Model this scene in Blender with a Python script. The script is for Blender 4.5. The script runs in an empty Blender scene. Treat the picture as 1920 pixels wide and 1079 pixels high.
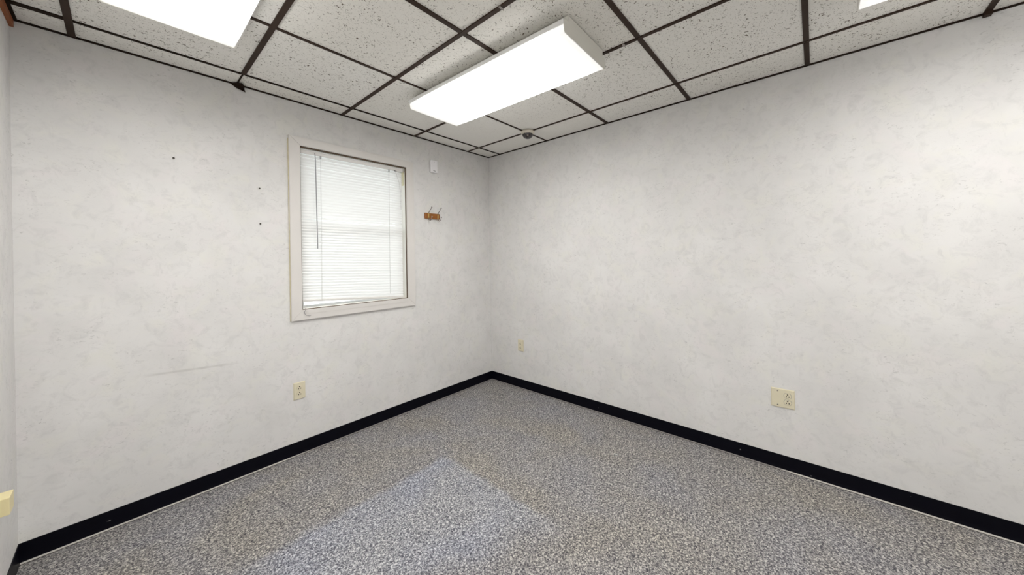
import bpy, bmesh, math, random
from mathutils import Vector, Matrix
PI = math.pi
sc = bpy.context.scene
COL = sc.collection

# ------------------------------------------------------------------ camera
H = 2.374                      # ceiling height
WL = -2.927                    # left wall
YB = -4.45                     # back wall (behind the camera)
CAM = Vector((-2.6122, -2.6168, 1.3010))
yaw, pitch, roll, F_PX, SHIFT_PX = 0.72273, -0.00114, -0.016136, 644.06, -55.995
fwd = Vector((math.cos(pitch)*math.cos(yaw), math.cos(pitch)*math.sin(yaw), math.sin(pitch)))
rt = Vector((math.sin(yaw), -math.cos(yaw), 0)); up = rt.cross(fwd)
r2 = rt*math.cos(roll) + up*math.sin(roll); u2 = -rt*math.sin(roll) + up*math.cos(roll)
cd = bpy.data.cameras.new('camera'); cam = bpy.data.objects.new('camera', cd); COL.objects.link(cam)
cam.matrix_world = Matrix((( r2.x, u2.x, -fwd.x, CAM.x), (r2.y, u2.y, -fwd.y, CAM.y), (r2.z, u2.z, -fwd.z, CAM.z), (0, 0, 0, 1)))
cd.sensor_width = 36; cd.sensor_fit = 'HORIZONTAL'; cd.lens = F_PX*36/1920
cd.shift_x = 0; cd.shift_y = SHIFT_PX/1920
cd.clip_start = 0.02
sc.camera = cam

# ------------------------------------------------------------------ daylight and exposure
w = bpy.data.worlds.new('world'); sc.world = w; w.use_nodes = True
bg = w.node_tree.nodes['Background']; bg.inputs[0].default_value = (0.93, 0.97, 1.0, 1); bg.inputs[1].default_value = 3.4
sc.view_settings.view_transform = 'Standard'; sc.view_settings.look = 'None'
sc.view_settings.gamma = 1; sc.view_settings.use_curve_mapping = False
sc.view_settings.exposure = 0.1
LAMP = 10.5                    # radiance of the fluorescent lenses

# ------------------------------------------------------------------ node helpers
def new_mat(name):
    m = bpy.data.materials.new(name); m.use_nodes = True
    return m, m.node_tree, m.node_tree.nodes['Principled BSDF']
def N(t, kind, **kw):
    n = t.nodes.new(kind)
    for k, v in kw.items():
        if hasattr(n, k): setattr(n, k, v)
        else: n.inputs[k].default_value = v
    return n
def L(t, a, b): t.links.new(a, b)
def coords(t): return N(t, 'ShaderNodeTexCoord').outputs['Object']
def noise(t, vec, scale, detail=2, rough=.5, dist=0, stretch=None, off=None):
    if stretch or off:
        mp = N(t, 'ShaderNodeMapping'); L(t, vec, mp.inputs[0])
        if stretch: mp.inputs['Scale'].default_value = stretch
        if off: mp.inputs['Location'].default_value = off
        vec = mp.outputs[0]
    n = N(t, 'ShaderNodeTexNoise'); L(t, vec, n.inputs['Vector'])
    n.inputs['Scale'].default_value = scale; n.inputs['Detail'].default_value = detail
    n.inputs['Roughness'].default_value = rough; n.inputs['Distortion'].default_value = dist
    return n.outputs['Fac']
def maprange(t, v, a, b, c=0, d=1, smooth=False):
    n = N(t, 'ShaderNodeMapRange'); L(t, v, n.inputs[0])
    for i, x in enumerate((a, b, c, d)): n.inputs[i+1].default_value = x
    if smooth: n.interpolation_type = 'SMOOTHSTEP'
    return n.outputs[0]
def mth(t, op, a, b=None, c=None):
    n = N(t, 'ShaderNodeMath', operation=op)
    for i, x in enumerate((a, b, c)):
        if x is None: continue
        if isinstance(x, (int, float)): n.inputs[i].default_value = x
        else: L(t, x, n.inputs[i])
    return n.outputs[0]
def mix(t, fac, a, b, mode='MIX'):
    n = N(t, 'ShaderNodeMix', data_type='RGBA', blend_type=mode)
    if isinstance(fac, (int, float)): n.inputs[0].default_value = fac
    else: L(t, fac, n.inputs[0])
    for i, x in ((6, a), (7, b)):
        if isinstance(x, tuple): n.inputs[i].default_value = (*x, 1)
        else: L(t, x, n.inputs[i])
    return n.outputs[2]
def bump(t, h, bsdf, strength, dist=.002):
    n = N(t, 'ShaderNodeBump'); n.inputs['Strength'].default_value = strength; n.inputs['Distance'].default_value = dist
    L(t, h, n.inputs['Height']); L(t, n.outputs[0], bsdf.inputs['Normal'])
def plain(name, c, rough=.5, metal=0, var=.06, scale=30, spec=.5, bmp=0, scuffs=False):
    m, t, b = new_mat(name)
    v = coords(t); f = noise(t, v, scale, 3)
    col = mix(t, f, tuple(x*(1-var) for x in c), tuple(min(1, x*(1+var)) for x in c))
    if scuffs:
        n = maprange(t, noise(t, v, 38, 2, .5, 0, off=(1, 5, 2)), .745, .77)
        col = mix(t, mth(t, 'MULTIPLY', n, .5), col, (.35, .34, .33))
    L(t, col, b.inputs['Base Color']); b.inputs['Roughness'].default_value = rough; b.inputs['Metallic'].default_value = metal
    b.inputs['Specular IOR Level'].default_value = spec
    if bmp: bump(t, f, b, bmp, .001)
    return m

# ------------------------------------------------------------------ materials
def wallpaper_mat(name, scuff=False):
    m, t, b = new_mat(name); v = coords(t)
    n1 = maprange(t, noise(t, v, 3.2, 4, .55, .4), .32, .68)
    c = mix(t, n1, (.69, .682, .672), (.765, .757, .747))
    n2 = maprange(t, noise(t, v, 7, 3, .6, .6, off=(7, 3, 1)), .50, .70)
    c = mix(t, mth(t, 'MULTIPLY', n2, .5), c, (.755, .748, .69))           # cream clouds
    n3 = maprange(t, noise(t, v, 6, 3, .6, .6, off=(1, 9, 4)), .52, .72)
    c = mix(t, mth(t, 'MULTIPLY', n3, .5), c, (.765, .725, .73))            # pink clouds
    n5 = maprange(t, noise(t, v, 17, 5, .7, .8, off=(4, 2, 8)), .50, .68)
    c = mix(t, mth(t, 'MULTIPLY', n5, .55), c, (.605, .60, .592))            # grey smudges
    n4 = maprange(t, noise(t, v, 46, 4, .65, 1.2, stretch=(1, 1, 1.9)), .585, .70)
    msk = maprange(t, noise(t, v, 6, 2, off=(3, 3, 3)), .42, .62)
    c = mix(t, mth(t, 'MULTIPLY', mth(t, 'MULTIPLY', n4, msk), .8), c, (.46, .455, .445))  # small streaks
    if scuff:                                                               # a long thin rub mark on the paper
        s = N(t, 'ShaderNodeSeparateXYZ'); L(t, v, s.inputs[0])
        x, z = s.outputs['X'], s.outputs['Z']
        dz = mth(t, 'ABSOLUTE', mth(t, 'SUBTRACT', z, mth(t, 'MULTIPLY_ADD', x, -.062, .5565)))
        wob = noise(t, v, 14, 3)
        dz = mth(t, 'ADD', dz, mth(t, 'MULTIPLY', mth(t, 'SUBTRACT', wob, .5), .012))
        a = maprange(t, dz, .002, .009, 1, 0)
        a = mth(t, 'MULTIPLY', a, maprange(t, x, -2.56, -2.50)); a = mth(t, 'MULTIPLY', a, maprange(t, x, -2.24, -2.17, 1, 0))
        c = mix(t, mth(t, 'MULTIPLY', a, .32), c, (.38, .37, .34))
    L(t, c, b.inputs['Base Color']); b.inputs['Roughness'].default_value = .62; b.inputs['Specular IOR Level'].default_value = .3
    bump(t, noise(t, v, 160, 3), b, .12, .001)
    return m
M_WALL = wallpaper_mat('wallpaper'); M_WALLW = wallpaper_mat('wallpaper_window_wall', True)

def carpet_mat():
    m, t, b = new_mat('carpet'); v = coords(t)
    s = N(t, 'ShaderNodeSeparateXYZ'); L(t, v, s.inputs[0]); x, y = s.outputs['X'], s.outputs['Y']
    f1 = noise(t, v, 135, 2, .6, .8); f2 = noise(t, v, 90, 2, .6, 1.2, off=(3, 1, 0)); f3 = noise(t, v, 115, 1, .5, .8, off=(9, 5, 2))
    c = mix(t, maprange(t, f1, .40, .62), (.10, .10, .108), (.40, .395, .39))
    c = mix(t, maprange(t, f2, .54, .62, 0, .85), c, (.055, .055, .07))
    c = mix(t, maprange(t, f3, .56, .63, 0, .8), c, (.62, .605, .575))
    hue = noise(t, v, 2.2, 3, .5, .5)
    c = mix(t, .8, c, mix(t, maprange(t, hue, .34, .66), (.95, .96, 1.03), (1.02, .98, .91)), 'MULTIPLY')
    # lighter, bluer patch of carpet with soft edges
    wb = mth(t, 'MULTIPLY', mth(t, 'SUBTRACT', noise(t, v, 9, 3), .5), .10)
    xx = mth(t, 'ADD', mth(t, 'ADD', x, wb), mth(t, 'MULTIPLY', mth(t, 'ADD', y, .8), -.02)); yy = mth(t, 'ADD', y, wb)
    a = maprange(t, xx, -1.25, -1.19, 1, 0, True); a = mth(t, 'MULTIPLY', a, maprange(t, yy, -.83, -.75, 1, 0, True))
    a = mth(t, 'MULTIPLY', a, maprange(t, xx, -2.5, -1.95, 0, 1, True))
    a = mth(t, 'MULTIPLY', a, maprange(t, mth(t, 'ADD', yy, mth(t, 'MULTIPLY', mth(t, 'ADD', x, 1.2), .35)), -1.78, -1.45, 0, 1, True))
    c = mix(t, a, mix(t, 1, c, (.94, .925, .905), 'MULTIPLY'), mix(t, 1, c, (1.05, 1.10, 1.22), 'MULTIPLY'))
    sp = maprange(t, noise(t, v, 5.5, 2, .4, 0, off=(2, 8, 1)), .80, .81)
    c = mix(t, mth(t, 'MULTIPLY', sp, .5), c, (.5, .5, .5))
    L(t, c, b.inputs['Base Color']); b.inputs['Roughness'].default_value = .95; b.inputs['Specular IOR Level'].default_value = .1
    bump(t, mth(t, 'ADD', f1, f2), b, .6, .006)
    return m
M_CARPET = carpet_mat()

def tile_mat():
    m, t, b = new_mat('ceiling_tile'); v = coords(t)
    s = N(t, 'ShaderNodeSeparateXYZ'); L(t, v, s.inputs[0])
    ix = mth(t, 'FLOOR', mth(t, 'DIVIDE', mth(t, 'ADD', s.outputs['X'], .2976), .6145))
    iy = mth(t, 'FLOOR', mth(t, 'DIVIDE', mth(t, 'ADD', s.outputs['Y'], .1565), .6096))
    cb = N(t, 'ShaderNodeCombineXYZ'); L(t, ix, cb.inputs[0]); L(t, iy, cb.inputs[1])
    wn = N(t, 'ShaderNodeTexWhiteNoise', noise_dimensions='3D'); L(t, cb.outputs[0], wn.inputs['Vector'])
    rnd = wn.outputs['Value']
    ad = N(t, 'ShaderNodeVectorMath', operation='MULTIPLY_ADD'); L(t, wn.outputs['Color'], ad.inputs[0])
    ad.inputs[1].default_value = (3, 3, 3); L(t, v, ad.inputs[2]); vv = ad.outputs[0]
    c = mix(t, noise(t, v, 2.5, 3), (.85, .835, .785), (.90, .89, .86))
    c = mix(t, mth(t, 'MULTIPLY', rnd, .5), c, (.83, .805, .74))
    p1 = maprange(t, noise(t, vv, 80, 1, .5, 1.0), .665, .69)
    p2 = maprange(t, noise(t, vv, 55, 3, .65, 2.6, stretch=(1, 1.8, 1), off=(2, 2, 2)), .625, .645)
    dens = maprange(t, noise(t, vv, 4, 1), .35, .6, .55, 1)
    # tiles near the inner corner are of a smoother make
    near = maprange(t, mth(t, 'ADD', s.outputs['X'], s.outputs['Y']), -2.2, -1.2, 1, .12)
    pits = mth(t, 'MULTIPLY', mth(t, 'MULTIPLY', mth(t, 'MAXIMUM', p1, p2), dens), near)
    c = mix(t, mth(t, 'MULTIPLY', pits, .95), c, (.11, .085, .055))
    L(t, c, b.inputs['Base Color']); b.inputs['Roughness'].default_value = .9; b.inputs['Specular IOR Level'].default_value = .2
    bump(t, mth(t, 'SUBTRACT', noise(t, v, 220, 2), mth(t, 'MULTIPLY', pits, 1.5)), b, .25, .002)
    return m
M_TILE = tile_mat()
M_TEE = plain('brown_enamel', (.036, .020, .013), .5, 0, .25, 12, .15)
M_TEEBLACK = plain('dark_brown_enamel', (.018, .010, .006), .6, 0, .2, 12, .1)
M_ORANGE = plain('orange_brown_wood', (.30, .085, .018), .5, 0, .3, 40)
M_BASE = plain('black_vinyl', (.0022, .0022, .0055), .4, 0, .3, 9, .12, 0, True)
M_PAINT = plain('painted_casing', (.70, .675, .65), .38, 0, .05, 6, .4)
M_JAMB = plain('cream_paint', (.86, .83, .76), .45, 0, .06, 8)
M_RECESS = plain('recess_shade_brown', (.09, .055, .03), .7, 0, .3, 20)  # dark brown that paints in the shade of the window recess
M_VINYLW = plain('white_sash', (.8, .8, .82), .35, 0, .03, 6)
M_BLIND = plain('blind_enamel', (.74, .725, .70), .35, 0, .04, 10)
M_CORD = plain('blind_cord', (.55, .54, .52), .8)
M_WAND = plain('grey_wand', (.28, .28, .29), .25)
M_DARK = plain('dark_slot', (.035, .028, .02), .6)
M_CREAM = plain('cream_plastic', (.72, .665, .50), .35, 0, .03, 10)
M_CREAMY = plain('yellowed_plastic', (.80, .70, .40), .4, 0, .05, 10)
M_WHITEP = plain('white_plastic', (.88, .87, .89), .35, 0, .03, 10)
M_FIX = plain('white_enamel', (.80, .79, .73), .3, 0, .03, 4)
M_BRASS = plain('brass', (.75, .53, .20), .25, 1, .1, 60)
M_STEEL = plain('dull_metal', (.30, .27, .25), .35, .9, .1, 60)
M_WOODP = plain('stained_wood', (.27, .095, .015), .35, 0, .45, 45)
M_BASECAM = plain('beige_plastic', (.66, .61, .52), .4)
M_STAIN = plain('yellow_caulk', (.68, .62, .42), .7, 0, .3, 25)
M_EDGE, t_, b_ = new_mat('exposed_floor_edge')
v_ = coords(t_); s_ = N(t_, 'ShaderNodeSeparateXYZ'); L(t_, v_, s_.inputs[0])
# the bare strip is clean at the outer ends of both walls and grimy towards the corner
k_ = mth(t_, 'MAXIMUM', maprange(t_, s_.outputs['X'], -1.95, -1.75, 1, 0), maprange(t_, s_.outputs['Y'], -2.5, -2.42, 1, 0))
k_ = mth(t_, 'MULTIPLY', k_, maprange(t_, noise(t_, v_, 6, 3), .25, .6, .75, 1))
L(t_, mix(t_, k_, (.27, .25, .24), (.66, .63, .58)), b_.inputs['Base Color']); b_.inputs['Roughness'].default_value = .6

M_LENS, t_, b_ = new_mat('lit_acrylic_lens')
b_.inputs['Base Color'].default_value = (.85, .85, .85, 1); b_.inputs['Roughness'].default_value = .3
b_.inputs['Emission Color'].default_value = (1, .985, .955, 1); 
g_ = N(t_, 'ShaderNodeNewGeometry'); s_ = N(t_, 'ShaderNodeSeparateXYZ'); L(t_, g_.outputs['Incoming'], s_.inputs[0])
d_ = mth(t_, 'MAXIMUM', mth(t_, 'MULTIPLY', s_.outputs['Z'], -1), 0)       # prismatic lens throws its light downwards
o_ = N(t_, 'ShaderNodeSeparateXYZ'); L(t_, coords(t_), o_.inputs[0])
ey_ = mth(t_, 'POWER', maprange(t_, mth(t_, 'ABSOLUTE', o_.outputs['Y']), .583, .42, .0, 1, True), 2)      # the tubes stop short of the ends
ex_ = maprange(t_, mth(t_, 'ABSOLUTE', o_.outputs['X']), .204, .165, .05, 1, True)     # and of the turned-up sides
k_ = mth(t_, 'MULTIPLY', ey_, ex_)
L(t_, mth(t_, 'MULTIPLY_ADD', mth(t_, 'MULTIPLY', mth(t_, 'POWER', d_, .8), k_), LAMP, mth(t_, 'MULTIPLY_ADD', ey_, 5.4, .55)), b_.inputs['Emission Strength'])
M_RIM = plain('clear_acrylic_edge', (.86, .86, .85), .2, 0, .01, 3)

M_SLAT, t_, b_ = new_mat('blind_slat')
tr_ = N(t_, 'ShaderNodeBsdfTranslucent'); tr_.inputs[0].default_value = (.88, .89, .90, 1)
b_.inputs['Base Color'].default_value = (.80, .79, .77, 1); b_.inputs['Roughness'].default_value = .35
mx_ = N(t_, 'ShaderNodeMixShader'); mx_.inputs[0].default_value = .20
L(t_, b_.outputs[0], mx_.inputs[1]); L(t_, tr_.outputs[0], mx_.inputs[2])
L(t_, mx_.outputs[0], t_.nodes['Material Output'].inputs[0])

M_GLASS, t_, b_ = new_mat('window_glass')
tp_ = N(t_, 'ShaderNodeBsdfTransparent'); tp_.inputs[0].default_value = (.96, .98, .97, 1)
gl_ = N(t_, 'ShaderNodeBsdfGlossy'); gl_.inputs['Roughness'].default_value = .02
fr_ = N(t_, 'ShaderNodeFresnel'); fr_.inputs[0].default_value = 1.45
mx_ = N(t_, 'ShaderNodeMixShader'); L(t_, fr_.outputs[0], mx_.inputs[0]); L(t_, tp_.outputs[0], mx_.inputs[1]); L(t_, gl_.outputs[0], mx_.inputs[2])
L(t_, mx_.outputs[0], t_.nodes['Material Output'].inputs[0])
M_DOME, t_, b_ = new_mat('smoked_dome')
b_.inputs['Base Color'].default_value = (.018, .012, .014, 1); b_.inputs['Roughness'].default_value = .06
b_.inputs['Coat Weight'].default_value = .6
M_PUTTY = plain('grey_sheet', (.3, .3, .3), .8)

# ------------------------------------------------------------------ mesh helpers
def bm_new(): return bmesh.new()
def add_box(bm, x0, x1, y0, y1, z0, z1, bev=0, mat=None):
    vs = [bm.verts.new(p) for p in ((x0,y0,z0),(x1,y0,z0),(x1,y1,z0),(x0,y1,z0),(x0,y0,z1),(x1,y0,z1),(x1,y1,z1),(x0,y1,z1))]
    fs = [bm.faces.new([vs[i] for i in f]) for f in ((0,3,2,1),(4,5,6,7),(0,1,5,4),(1,2,6,5),(2,3,7,6),(3,0,4,7))]
    if bev:
        es = list({e for f in fs for e in f.edges})
        bmesh.ops.bevel(bm, geom=es, offset=bev, segments=2, affect='EDGES', profile=.6)
    elif mat is not None:
        bmesh.ops.transform(bm, matrix=mat, verts=vs)
    return vs
def prism(bm, pts, axis, a, b):
    """closed polygon pts (2D) swept between a and b along axis"""
    def P(p, t):
        if axis == 'x': return (t, p[0], p[1])
        if axis == 'y': return (p[0], t, p[1])
        return (p[0], p[1], t)
    A = [bm.verts.new(P(p, a)) for p in pts]; B = [bm.verts.new(P(p, b)) for p in pts]
    n = len(pts)
    bm.faces.new(A); bm.faces.new(B[::-1])
    for i in range(n): bm.faces.new((A[i], B[i], B[(i+1) % n], A[(i+1) % n]))
def tube(bm, pts, r, seg=10, cap=True):
    pts = [Vector(p) for p in pts]; rings = []
    rr = r if isinstance(r, (list, tuple)) else [r]*len(pts)
    ref = Vector((0.31, 0.77, 0.55))
    for i, p in enumerate(pts):
        d = (pts[min(i+1, len(pts)-1)] - pts[max(i-1, 0)]).normalized()
        a = d.cross(ref).normalized(); c = d.cross(a)
        rings.append([bm.verts.new(p + (a*math.cos(2*PI*k/seg) + c*math.sin(2*PI*k/seg))*rr[i]) for k in range(seg)])
    for i in range(len(rings)-1):
        for k in range(seg):
            bm.faces.new((rings[i][k], rings[i][(k+1) % seg], rings[i+1][(k+1) % seg], rings[i+1][k]))
    if cap: bm.faces.new(rings[0][::-1]); bm.faces.new(rings[-1])
def lathe(bm, prof, axis='z', seg=32, org=(0, 0, 0)):
    rings = []
    for r, h in prof:
        ring = []
        for k in range(seg):
            a = 2*PI*k/seg; u, v = r*math.cos(a), r*math.sin(a)
            p = (u, v, h) if axis == 'z' else (u, h, v)
            ring.append(bm.verts.new(Vector(p)+Vector(org)))
        rings.append(ring)
    for i in range(len(rings)-1):
        for k in range(seg):
            bm.faces.new((rings[i][k], rings[i][(k+1) % seg], rings[i+1][(k+1) % seg], rings[i+1][k]))
    bm.faces.new(rings[0][::-1]); bm.faces.new(rings[-1])
def sphere(bm, c, r, seg=12):
    bmesh.ops.create_uvsphere(bm, u_segments=seg, v_segments=seg//2+2, radius=r, matrix=Matrix.Translation(c))
def obj(name, bm, mat, parent=None, smooth=False):
    bmesh.ops.recalc_face_normals(bm, faces=bm.faces)
    me = bpy.data.meshes.new(name); bm.to_mesh(me); bm.free()
    o = bpy.data.objects.new(name, me); COL.objects.link(o); me.materials.append(mat)
    if smooth:
        for p in me.polygons: p.use_smooth = True
    if parent: o.parent = parent
    return o
def tag(o, label, cat, group=None):
    o['label'] = label; o['category'] = cat
    if group: o['group'] = group
    return o
def thing(name, label, cat, loc=(0, 0, 0), rotz=0, group=None):
    o = bpy.data.objects.new(name, None); COL.objects.link(o); o.empty_display_size = .05
    o.location = loc; o.rotation_euler = (0, 0, rotz)
    return tag(o, label, cat, group)
def struct(name, bm, mat, parent=None):
    o = obj(name, bm, mat, parent)
    if parent is None: o['kind'] = 'structure'
    return o

# ------------------------------------------------------------------ room shell
T = .12
WX0, WX1, WZ0, WZ1 = -1.811, -1.005, .9665, 2.081          # window opening
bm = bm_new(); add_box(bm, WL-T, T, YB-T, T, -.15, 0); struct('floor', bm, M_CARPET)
bm = bm_new()                                              # window wall, one mesh with the opening
add_box(bm, WL-T, WX0, 0, T, 0, H+.03); add_box(bm, WX1, T, 0, T, 0, H+.03)
add_box(bm, WX0, WX1, 0, T, 0, WZ0); add_box(bm, WX0, WX1, 0, T, WZ1, H+.03)
struct('wall_front', bm, M_WALLW)
bm = bm_new(); add_box(bm, 0, T, YB-T, 0, 0, H+.03); struct('wall_right', bm, M_WALL)
bm = bm_new(); add_box(bm, WL-T, WL, YB-T, 0, 0, H+.03); struct('wall_left', bm, M_WALL)
bm = bm_new(); add_box(bm, WL, 0, YB-T, YB, 0, H+.03); struct('wall_back', bm, M_WALL)
# overlapped paper seam in the corner
bm = bm_new(); add_box(bm, -.0012, 0, -.022, -.0005, .086, H-.002); s = struct('trim_3', bm, M_WALL)

# ------------------------------------------------------------------ ceiling and its grid
bm = bm_new(); add_box(bm, WL-T, T, YB-T, T, H+.004, H+.03); ceil = struct('ceiling', bm, M_TILE)
LY = [-.170, -.766, -1.368, -1.976, -2.596, -3.214, -3.83, -4.43]
MX = [-.300, -.911, -1.526, -2.143, -2.758]
def bar(x0, x1, y0, y1, m=M_TEE, dz=0, zt=.004):
    bm = bm_new(); add_box(bm, x0, x1, y0, y1, H-.0015-dz, H+zt); return obj('grid_bar', bm, m, ceil)
hw = .0115
for i, x in enumerate(MX):                                 # long runners towards the window wall
    top = -.004
    if i == 3: top = LY[0]
    h3 = (.0065, .0085, .0105, .0115, .0125)[i]
    bar(x-h3, x+h3, YB, top, M_TEE, .0006)
for j, y in enumerate(LY[:-1]):                            # cross runners
    xs = [WL] + [m for m in MX[::-1]] + [0]
    for k in range(len(xs)-1):
        a, b = xs[k]+(hw if k else 0), xs[k+1]-(hw if k < len(xs)-2 else 0)
        h2 = hw
        if j == 0: h2 = .0065 if k else .013
        if j == 1: h2 = .0075 if k < 3 else .006
        bar(a, b, y-h2, y+h2, M_TEEBLACK if (j == 0) else M_TEE)
bar(MX[3]-.004, MX[3]+.003, LY[0], -.03, M_TEEBLACK)       # the split end of one runner
bar(WL, 0, -.0085, 0, M_TEEBLACK, .002); bar(-.0085, 0, YB, 0, M_TEEBLACK, .002)   # wall angles
bm = bm_new(); add_box(bm, WL, WL+.022, YB, 0, H-.002, H+.004); obj('wall_angle', bm, M_TEEBLACK, ceil)
bm = bm_new(); add_box(bm, WL, WL+.012, YB, -.001, H-.032, H-.002); o = obj('wooden_batten', bm, M_ORANGE, ceil); o['label'] = 'orange brown wooden batten'
# crumpled brown end piece where the runner meets the window wall
bm = bm_new()
q = [(-2.178, -.003, H-.001), (-2.150, -.045, H-.004), (-2.128, -.062, H-.006), (-2.112, -.040, H-.012), (-2.106, -.004, H-.014),
     (-2.122, -.006, H-.028), (-2.100, -.004, H-.034), (-2.145, -.004, H-.022)]
vs = [bm.verts.new(p) for p in q]
for f in ((0, 1, 2, 3), (0, 3, 4), (4, 3, 5), (4, 5, 6), (3, 0, 7), (3, 7, 5)): bm.faces.new([vs[i] for i in f])
g = bmesh.ops.solidify(bm, geom=bm.faces[:], thickness=.0015)
o = obj('bent_runner_end', bm, M_TEE, ceil); o['label'] = 'crumpled bent brown runner end'
bm = bm_new()
add_box(bm, -.030, -.002, -3.226, -3.202, H-.016, H-.0015); o = obj('bent_runner_end', bm, M_TEE, ceil)
for (x, y) in ((-1.526, -1.62), (-.911, -1.90)):           # hold-down clips on the runners
    bm = bm_new(); add_box(bm, x-.012, x+.012, y-.006, y+.006, H-.004, H+.001, .001); tube(bm, [(x+.010, y, H-.004), (x+.012, y-.003, H-.010)], .0012, 6)
    obj('grid_clip', bm, M_STEEL, ceil)

# ------------------------------------------------------------------ baseboards and bare carpet edge
HB = .0853
def cove(pts_sign, axis, a, b, name):
    prof = [(0, 0), (-.005, 0), (-.0045, .004), (-.0035, .012), (-.003, .022), (-.003, HB-.002), (-.002, HB), (0, HB)]
    prof = [(p[0]*pts_sign, p[1]) for p in prof]
    bm = bm_new()
    if axis == 'x': prism(bm, prof, 'x', a, b)             # runs along x, profile in y,z
    else: prism(bm, prof, 'y', a, b)
    return struct(name, bm, M_BASE)
cove(1, 'x', WL, 0, 'baseboard_front'); cove(1, 'y', YB, -.003, 'baseboard_right')
bm = bm_new(); prof = [(WL, 0), (WL+.005, 0), (WL+.0035, .012), (WL+.003, .022), (WL+.003, HB), (WL, HB)]
prism(bm, prof, 'y', YB, -.003); struct('baseboard_left', bm, M_BASE)
bm = bm_new(); add_box(bm, WL+.005, -.005, -.0185, -.005, 0, .0025); struct('trim_1', bm, M_EDGE)
bm = bm_new(); add_box(bm, -.0185, -.005, YB, -.0185, 0, .0025); struct('trim_2', bm, M_EDGE)
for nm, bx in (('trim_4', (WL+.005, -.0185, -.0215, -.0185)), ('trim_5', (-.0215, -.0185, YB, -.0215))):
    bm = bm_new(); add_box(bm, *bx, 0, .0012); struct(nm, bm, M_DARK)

# ------------------------------------------------------------------ window
win = bpy.data.objects.new('window_1', None); COL.objects.link(win); win.location = (-1.408, 0, WZ0); win['kind'] = 'structure'
inv = Matrix.Translation(-win.location)
def wpart(name, bm, m, label=None):
    bmesh.ops.transform(bm, matrix=inv, verts=bm.verts); o = obj(name, bm, m, win)
    if label: o['label'] = label
    return o
OX0, OX1, OZ0, OZ1 = -1.8765, -.934, .898, 2.1375
CT = .017
def board(quad):
    bm = bm_new()
    f = [bm.verts.new((x, -CT, z)) for x, z in quad]; b = [bm.verts.new((x, 0, z)) for x, z in quad]
    bm.faces.new(f); bm.faces.new(b[::-1])
    for i in range(4): bm.faces.new((f[i], b[i], b[(i+1) % 4], f[(i+1) % 4]))
    bmesh.ops.recalc_face_normals(bm, faces=bm.faces)
    bmesh.ops.bevel(bm, geom=[e for e in bm.edges if all(v.co.y < -CT+.001 for v in e.verts)], offset=.0022, segments=2, affect='EDGES')
    return bm
for quad in (((OX0, OZ0), (WX0, WZ0), (WX0, WZ1), (OX0, OZ1)), ((WX1, WZ0), (OX1, OZ0), (OX1, OZ1), (WX1, WZ1)),
             ((OX0, OZ1), (WX0, WZ1), (WX1, WZ1), (OX1, OZ1)), ((OX0, OZ0), (OX1, OZ0), (WX1, WZ0), (WX0, WZ0))):
    wpart('casing', board(quad), M_PAINT)
# a raised lip along the bottom casing
bm = bm_new(); add_box(bm, -1.79, -1.02, -CT-.0014, -CT+.001, .938, .9660, .0006); wpart('stool_strip', bm, M_PAINT)
# jamb liner
bm = bm_new(); g = .006
add_box(bm, WX0, WX0+g, .004, T, WZ0, WZ1); add_box(bm, WX1-g, WX1, .004, T, WZ0, WZ1)
add_box(bm, WX0, WX1, .004, T, WZ0, WZ0+g); add_box(bm, WX0, WX1, .004, T, WZ1-g, WZ1)
wpart('jamb', bm, M_JAMB)
bm = bm_new(); e = .005                                    # wood-brown strip, recess shade inside the casing put into its colour
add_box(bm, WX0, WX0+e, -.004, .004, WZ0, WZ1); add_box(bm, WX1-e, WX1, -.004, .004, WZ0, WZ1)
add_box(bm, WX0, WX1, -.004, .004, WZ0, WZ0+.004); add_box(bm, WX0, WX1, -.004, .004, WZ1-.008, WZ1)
wpart('recess_shade_strip', bm, M_RECESS, 'dark wood-brown strip with the recess shade painted in')
bm = bm_new(); add_box(bm, OX0-.0035, OX0, -.006, 0, OZ0, OZ1-.02); wpart('caulk', bm, M_STAIN, 'yellowed caulk line along the left casing')
bm = bm_new(); add_box(bm, WX1-g-.002, WX1-g, .012, .05, 1.93, 2.05); wpart('stain_patch', bm, M_STAIN, 'yellow stain on the right jamb')
SY = .084                                                  # sash plane
def frame(bm, x0, x1, z0, z1, wd, y0, y1, wb=.014):
    add_box(bm, x0, x0+wd, y0, y1, z0, z1); add_box(bm, x1-wd, x1, y0, y1, z0, z1)
    add_box(bm, x0+wd, x1-wd, y0, y1, z0, z0+wb); add_box(bm, x0+wd, x1-wd, y0, y1, z1-wd, z1)
zm = 1.53
bm = bm_new(); frame(bm, WX0+g, WX1-g, WZ0+g, zm+.012, .030, SY-.013, SY+.012); wpart('sash', bm, M_VINYLW)
bm = bm_new(); frame(bm, WX0+g, WX1-g, zm-.012, WZ1-g, .030, SY+.014, SY+.036); wpart('sash', bm, M_VINYLW)
bm = bm_new(); add_box(bm, WX0+.04, WX1-.04, SY-.002, SY+.002, WZ0+.012, zm-.015); wpart('pane', bm, M_GLASS)
bm = bm_new(); add_box(bm, WX0+.04, WX1-.04, SY+.023, SY+.027, zm+.015, WZ1-.04); wpart('pane', bm, M_GLASS)

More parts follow.
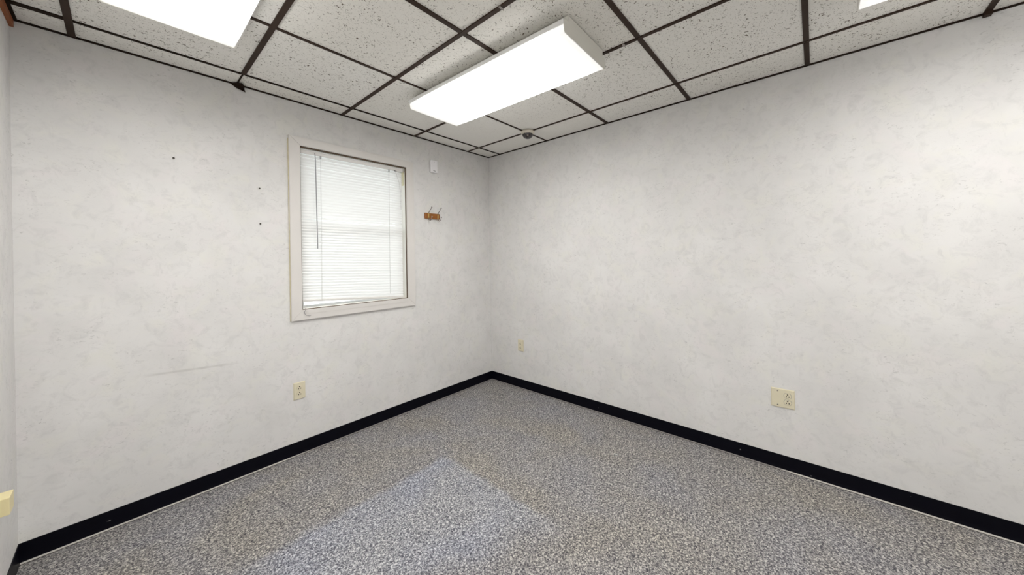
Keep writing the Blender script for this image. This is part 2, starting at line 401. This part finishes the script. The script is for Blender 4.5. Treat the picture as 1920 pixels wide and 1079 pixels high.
# ------------------------------------------------------------------ mini blind
BX0, BX1, BY = -1.800, -1.029, .026
bl = thing('mini_blind', 'white horizontal mini blind lowered and closed inside the window, bottom rail hanging crooked', 'blind', (-1.414, BY, 2.045))
inv2 = Matrix.Translation(-bl.location)
def bpart(name, bm, m, smooth=False, parent=None, label=None):
    bmesh.ops.transform(bm, matrix=inv2, verts=bm.verts); o = obj(name, bm, m, parent or bl, smooth)
    if label: o['label'] = label
    return o
bm = bm_new()
hp = [(BY-.013, 2.040), (BY-.0145, 2.043), (BY-.0145, 2.060), (BY-.017, 2.062), (BY-.017, 2.067), (BY+.013, 2.067), (BY+.013, 2.040)]
prism(bm, hp, 'x', BX0, BX1+.006); bpart('headrail', bm, M_BLIND)
NS = 50
def skew(u, zt):                                           # the stack hangs a bit lower on the right
    k = (2.03-zt)/1.03
    return (0.020 - .046*u)*max(0, k)**2.2
bm = bm_new()
rnd = random.Random(4)
for i in range(NS):
    z = 2.027 - i*(2.027-1.022)/(NS-1)
    tilt = math.radians((65.5 if i != 21 else 52) + rnd.uniform(-2, 2)); jz = rnd.uniform(-.0007, .0007)
    nx, nc = 12, 4; rows = []
    for a in range(nx+1):
        u = a/nx; x = BX0 + .001 + (BX1-BX0-.002)*u; row = []
        sag = .0012*math.sin(3*PI*u + i*.35)*(i/NS)
        for c in range(nc+1):
            s_ = (c/nc-.5)*.0255; crown = .0030*(1-(2*c/nc-1)**2)
            yy = s_*math.cos(tilt) - crown*math.sin(tilt); zz = s_*math.sin(tilt) + crown*math.cos(tilt)
            row.append(bm.verts.new((x, BY + yy, z + jz + zz + sag + skew(u, z))))
        rows.append(row)
    for a in range(nx):
        for c in range(nc): bm.faces.new((rows[a][c], rows[a+1][c], rows[a+1][c+1], rows[a][c+1]))
bpart('slats', bm, M_SLAT, True)
bm = bm_new()
prism(bm, [(BY-.012, -.008), (BY-.012, .006), (BY-.008, .009), (BY+.008, .009), (BY+.012, .006), (BY+.012, -.008)], 'x', BX0, BX1)
for v in bm.verts:
    u = (v.co.x-BX0)/(BX1-BX0); v.co.z += 1.003 + .022 - .044*u - .008*0
bpart('bottom_rail', bm, M_BLIND)
for xx in (-1.672, -1.150):
    bm = bm_new()
    tube(bm, [(xx, BY-.0135, 2.042), (xx-.002, BY-.0138, 1.5), (xx-.006, BY-.0135, 1.02)], .0011, 6)
    bpart('ladder_cord', bm, M_CORD)
    bm = bm_new(); add_box(bm, xx-.005, xx+.005, BY-.0155, BY-.012, 2.022, 2.044, .001); bpart('cord_guide', bm, M_WAND)
bm = bm_new(); tube(bm, [(-1.712, BY-.020, 2.055), (-1.712, BY-.026, 2.035), (-1.710, BY-.026, 2.0), (-1.704, BY-.024, 1.383)], [.002, .002, .0032, .0032], 8)
bpart('tilt_wand', bm, M_WAND, label='slim grey tilt wand')
bm = bm_new(); tube(bm, [(-1.095, BY-.018, 2.042), (-1.085, BY-.019, 2.01), (-1.062, BY-.019, 1.95), (-1.050, BY-.018, 1.87), (-1.046, BY-.016, 1.72)], .0010, 6)
bpart('lift_cord', bm, M_CORD)
bm = bm_new(); add_box(bm, -1.103, -1.083, BY-.0175, BY-.012, 2.037, 2.043, .001); bpart('cord_lock', bm, M_DARK, label='dark cord lock')
bm = bm_new(); tube(bm, [(-1.790, .0, .974), (-1.793, -.0225, .966), (-1.800, -.0225, .955), (-1.800, -.0225, .943), (-1.790, -.0225, .930), (-1.775, -.0225, .925), (-1.762, -.0225, .926)], .0016, 8)
tag(obj('loose_wire', bm, M_WAND), 'short curled grey wire poking out at the lower left corner of the window', 'wire')

# ------------------------------------------------------------------ ceiling light fixtures
def make_light(label, loc, rz, ln=1.175):
    t = thing('ceiling_light', label, 'ceiling light', loc, rz, 'wraparound fluorescent ceiling fixtures')
    y0, y1 = -ln/2, ln/2
    bm = bm_new()                                          # metal tray
    prism(bm, [(-.172, -.0016), (.172, -.0016), (.172, -.030), (.190, -.034), (-.190, -.034), (-.172, -.030)], 'y', y0+.004, y1-.004); obj('housing', bm, M_FIX, t)
    cap = [(-.174, -.0016), (.174, -.0016), (.174, -.030), (.184, -.030), (.210, -.036), (.211, -.042), (.203, -.087), (.197, -.0905),
           (-.197, -.0905), (-.203, -.087), (-.211, -.042), (-.210, -.036), (-.184, -.030), (-.174, -.030)]
    for a, b in ((y0, y0+.004), (y1-.004, y1)):
        bm = bm_new(); prism(bm, cap, 'y', a, b); obj('end_cap', bm, M_FIX, t)
    bm = bm_new()                                          # lens: U profile, one continuous sheet
    pr = [(-.203, -.050), (-.2055, -.056), (-.2005, -.082), (-.196, -.0868), (-.188, -.088)]
    pr = pr + [(-.10, -.0893), (0, -.0898), (.10, -.0893)] + [(-x, z) for x, z in pr[::-1]]
    inner = [(x*.985, z+.0025) for x, z in pr[::-1]]
    prism(bm, pr+inner, 'y', y0+.0042, y1-.0042); obj('lens', bm, M_LENS, t)
    for sx in (-1, 1):                                     # clear ridges along both long edges
        bm = bm_new(); prism(bm, [(sx*.190, -.0342), (sx*.2105, -.0342), (sx*.2135, -.037), (sx*.2118, -.056), (sx*.2062, -.056), (sx*.2062, -.038), (sx*.190, -.038)], 'y', y0+.001, y1-.001)
        obj('lens_edge', bm, M_RIM, t)
    return t
make_light('long white fluorescent fixture seen whole on the ceiling near the dome camera', (-1.134, -1.216, H), math.radians(1.5))
make_light('lit white fluorescent fixture cut off by the top left edge, over the window wall side', (-2.459, -1.207, H), 0)
make_light('lit white fluorescent fixture at the top right edge, only its corner showing', (-.812, -3.345, H), 0)
make_light('unseen white fluorescent fixture added behind the camera to brighten the lower walls', (-2.2, -3.345, H), 0)  # extra fixture out of view, added to lift the lower walls

# ------------------------------------------------------------------ dome camera
t = thing('dome_camera', 'small smoked dome security camera on beige base fixed to the ceiling near the room corner', 'security camera', (-.312, -.790, H-.0021))
bm = bm_new(); lathe(bm, [(.058, 0), (.058, -.010), (.056, -.018), (.052, -.022), (.049, -.022)], seg=40); obj('base', bm, M_BASECAM, t, True)
bm = bm_new(); lathe(bm, [(.047, -.018)] + [(.047*math.cos(a), -.022-.040*math.sin(a)) for a in [PI/2*k/10 for k in range(10)]] + [(.002, -.062)], seg=40)
d_ = obj('dome', bm, M_DOME, t, True)
bm = bm_new(); lathe(bm, [(.0495, -.0215), (.050, -.0245), (.0475, -.026), (.0465, -.0215)], seg=40); obj('trim_ring', bm, M_BASECAM, t, True)
bm = bm_new(); tube(bm, [(-.028, -.022, -.040), (-.036, -.028, -.0475)], [.010, .009], 14); obj('lens', bm, M_STEEL, t, True)

# ------------------------------------------------------------------ wall sensor
t = thing('wall_sensor', 'small white plastic sensor box high on the wall between window and corner', 'sensor', (-.7235, 0, 2.085))
bm = bm_new(); add_box(bm, -.033, .033, -.004, 0, .002, .110, .001); obj('back_plate', bm, M_WHITEP, t)
bm = bm_new(); add_box(bm, -.036, .036, -.026, -.004, 0, .112, .005); obj('cover', bm, M_WHITEP, t)
bm = bm_new(); add_box(bm, -.012, .012, -.0265, -.0255, .012, .016); obj('slot', bm, M_DARK, t)
bm = bm_new(); lathe(bm, [(.002, -.0255), (.002, -.0265)], 'y', 12, (0, 0, .095)); obj('indicator', bm, M_STEEL, t)

# ------------------------------------------------------------------ coat hooks
t = thing('coat_rack', 'small wooden coat rack with two brass double hooks beside the window', 'coat hook rack', (-.742, 0, 1.686))
bm = bm_new(); add_box(bm, -.081, .081, -.013, 0, -.0255, .0255, .003); obj('plaque', bm, M_WOODP, t)
for hx in (-.044, .058):
    bm = bm_new(); add_box(bm, hx-.006, hx+.006, -.0155, -.013, -.030, .026, .001); hk = obj('hook', bm, M_BRASS, t)
    bm = bm_new()                                          # upper prong leaning out
    tube(bm, [(hx, -.0145, .020), (hx, -.022, .034), (hx, -.048, .056), (hx, -.062, .070)], [.0035, .0035, .003, .003], 8)
    sphere(bm, (hx, -.064, .073), .0062); o = obj('upper_prong', bm, M_STEEL, hk, True)
    bm = bm_new()
    tube(bm, [(hx, -.0145, -.018), (hx, -.020, -.034), (hx, -.036, -.043), (hx, -.054, -.036), (hx, -.064, -.016)], [.0035, .0035, .003, .003, .003], 8)
    sphere(bm, (hx, -.066, -.011), .0062); o = obj('lower_prong', bm, M_STEEL, hk, True)
    for zz in (.012, -.012):
        bm = bm_new(); lathe(bm, [(.003, -.0153), (.003, -.0168), (.0015, -.0172)], 'y', 12, (hx, 0, zz)); obj('screw', bm, M_BRASS, hk)

# ------------------------------------------------------------------ outlets
def receptacle(t, cx, cz, flip=True, slot=M_DARK, ring=False):
    bm = bm_new(); pts = []
    for k in range(28):
        a = 2*PI*k/28; x = .0172*math.cos(a); z = max(-.0135, min(.0135, .0172*math.sin(a))); pts.append((cx+x, cz+z))
    prism(bm, pts, 'y', -.0078, -.0035); r = obj('receptacle', bm, M_CREAM, t)
    s = 1 if flip else -1
    if ring:
        bm = bm_new(); prism(bm, [(cx+(x-cx)*1.09, cz+(z-cz)*1.09) for x, z in pts], 'y', -.0062, -.0035); obj('recess', bm, M_PUTTY, r)
    for dx, hh in ((-.0063, .0042), (.0063, .0034)):
        bm = bm_new(); add_box(bm, cx+dx-.0022, cx+dx+.0022, -.0083, -.0072, cz-s*.0045-hh, cz-s*.0045+hh); obj('slot', bm, slot, r)
    bm = bm_new(); lathe(bm, [(.0036, -.0072), (.0036, -.0083)], 'y', 14, (cx, 0, cz+s*.0078)); obj('ground_hole', bm, slot, r)
def screw(t, x, z, m=M_STEEL):
    bm = bm_new(); lathe(bm, [(.0035, -.005), (.0035, -.0068), (.0018, -.0075)], 'y', 14, (x, 0, z)); obj('screw', bm, m, t)
def plate(t, wd, ht, m=M_CREAM):
    bm = bm_new(); prism(bm, [(-wd/2, -ht/2), (wd/2, -ht/2), (wd/2, ht/2), (-wd/2, ht/2)], 'y', -.0055, 0)
    bmesh.ops.recalc_face_normals(bm, faces=bm.faces)
    bmesh.ops.bevel(bm, geom=[e for e in bm.edges if all(v.co.y < -.005 for v in e.verts)], offset=.0035, segments=3, affect='EDGES')
    obj('face_plate', bm, m, t)
def duplex(label, loc, rz):
    t = thing('wall_outlet', label, 'outlet', loc, rz)
    plate(t, .071, .114); receptacle(t, 0, .0195); receptacle(t, 0, -.0195); screw(t, 0, 0, M_CREAM)
duplex('cream duplex outlet low on the window wall, below the window', (-1.834, 0, .4265), 0)
duplex('small cream duplex outlet low on the right wall just beside the room corner', (0, -.412, .423), -PI/2)
t = thing('double_wall_outlet', 'wide cream double plate low on the right wall, outlet in its right half', 'outlet', (0, -2.462, .4285), -PI/2)
plate(t, .112, .113); receptacle(t, .0235, .0195, ring=True); receptacle(t, .0235, -.0195, ring=True); screw(t, .0235, 0, M_CREAM)
screw(t, -.024, .0415); screw(t, -.024, -.0415)
# surface mounted jack on the left wall
bm = bm_new(); add_box(bm, 0, .035, -.036, .036, -.031, .031, .002)
o = obj('phone_jack', bm, M_CREAMY); o.location = (WL, -.388, .430)
tag(o, 'yellowed surface mounted jack box low on the left wall at the picture edge', 'wall jack')

# ------------------------------------------------------------------ nails left in the window wall
for label, x, z in (('dark nail highest and farthest left in the window wall', -2.422, 1.871),
                    ('dark nail left of the window, upper of the two in line', -2.038, 1.759),
                    ('dark nail left of the window, lower of the two in line', -2.037, 1.537)):
    bm = bm_new(); lathe(bm, [(.0018, .006), (.0018, -.007), (.0048, -.007), (.0048, -.009), (.003, -.010)], 'y', 14, (0, 0, 0))
    o = obj('nail', bm, M_DARK); o.location = (x, 0, z); tag(o, label, 'nail', 'nails left in the window wall')
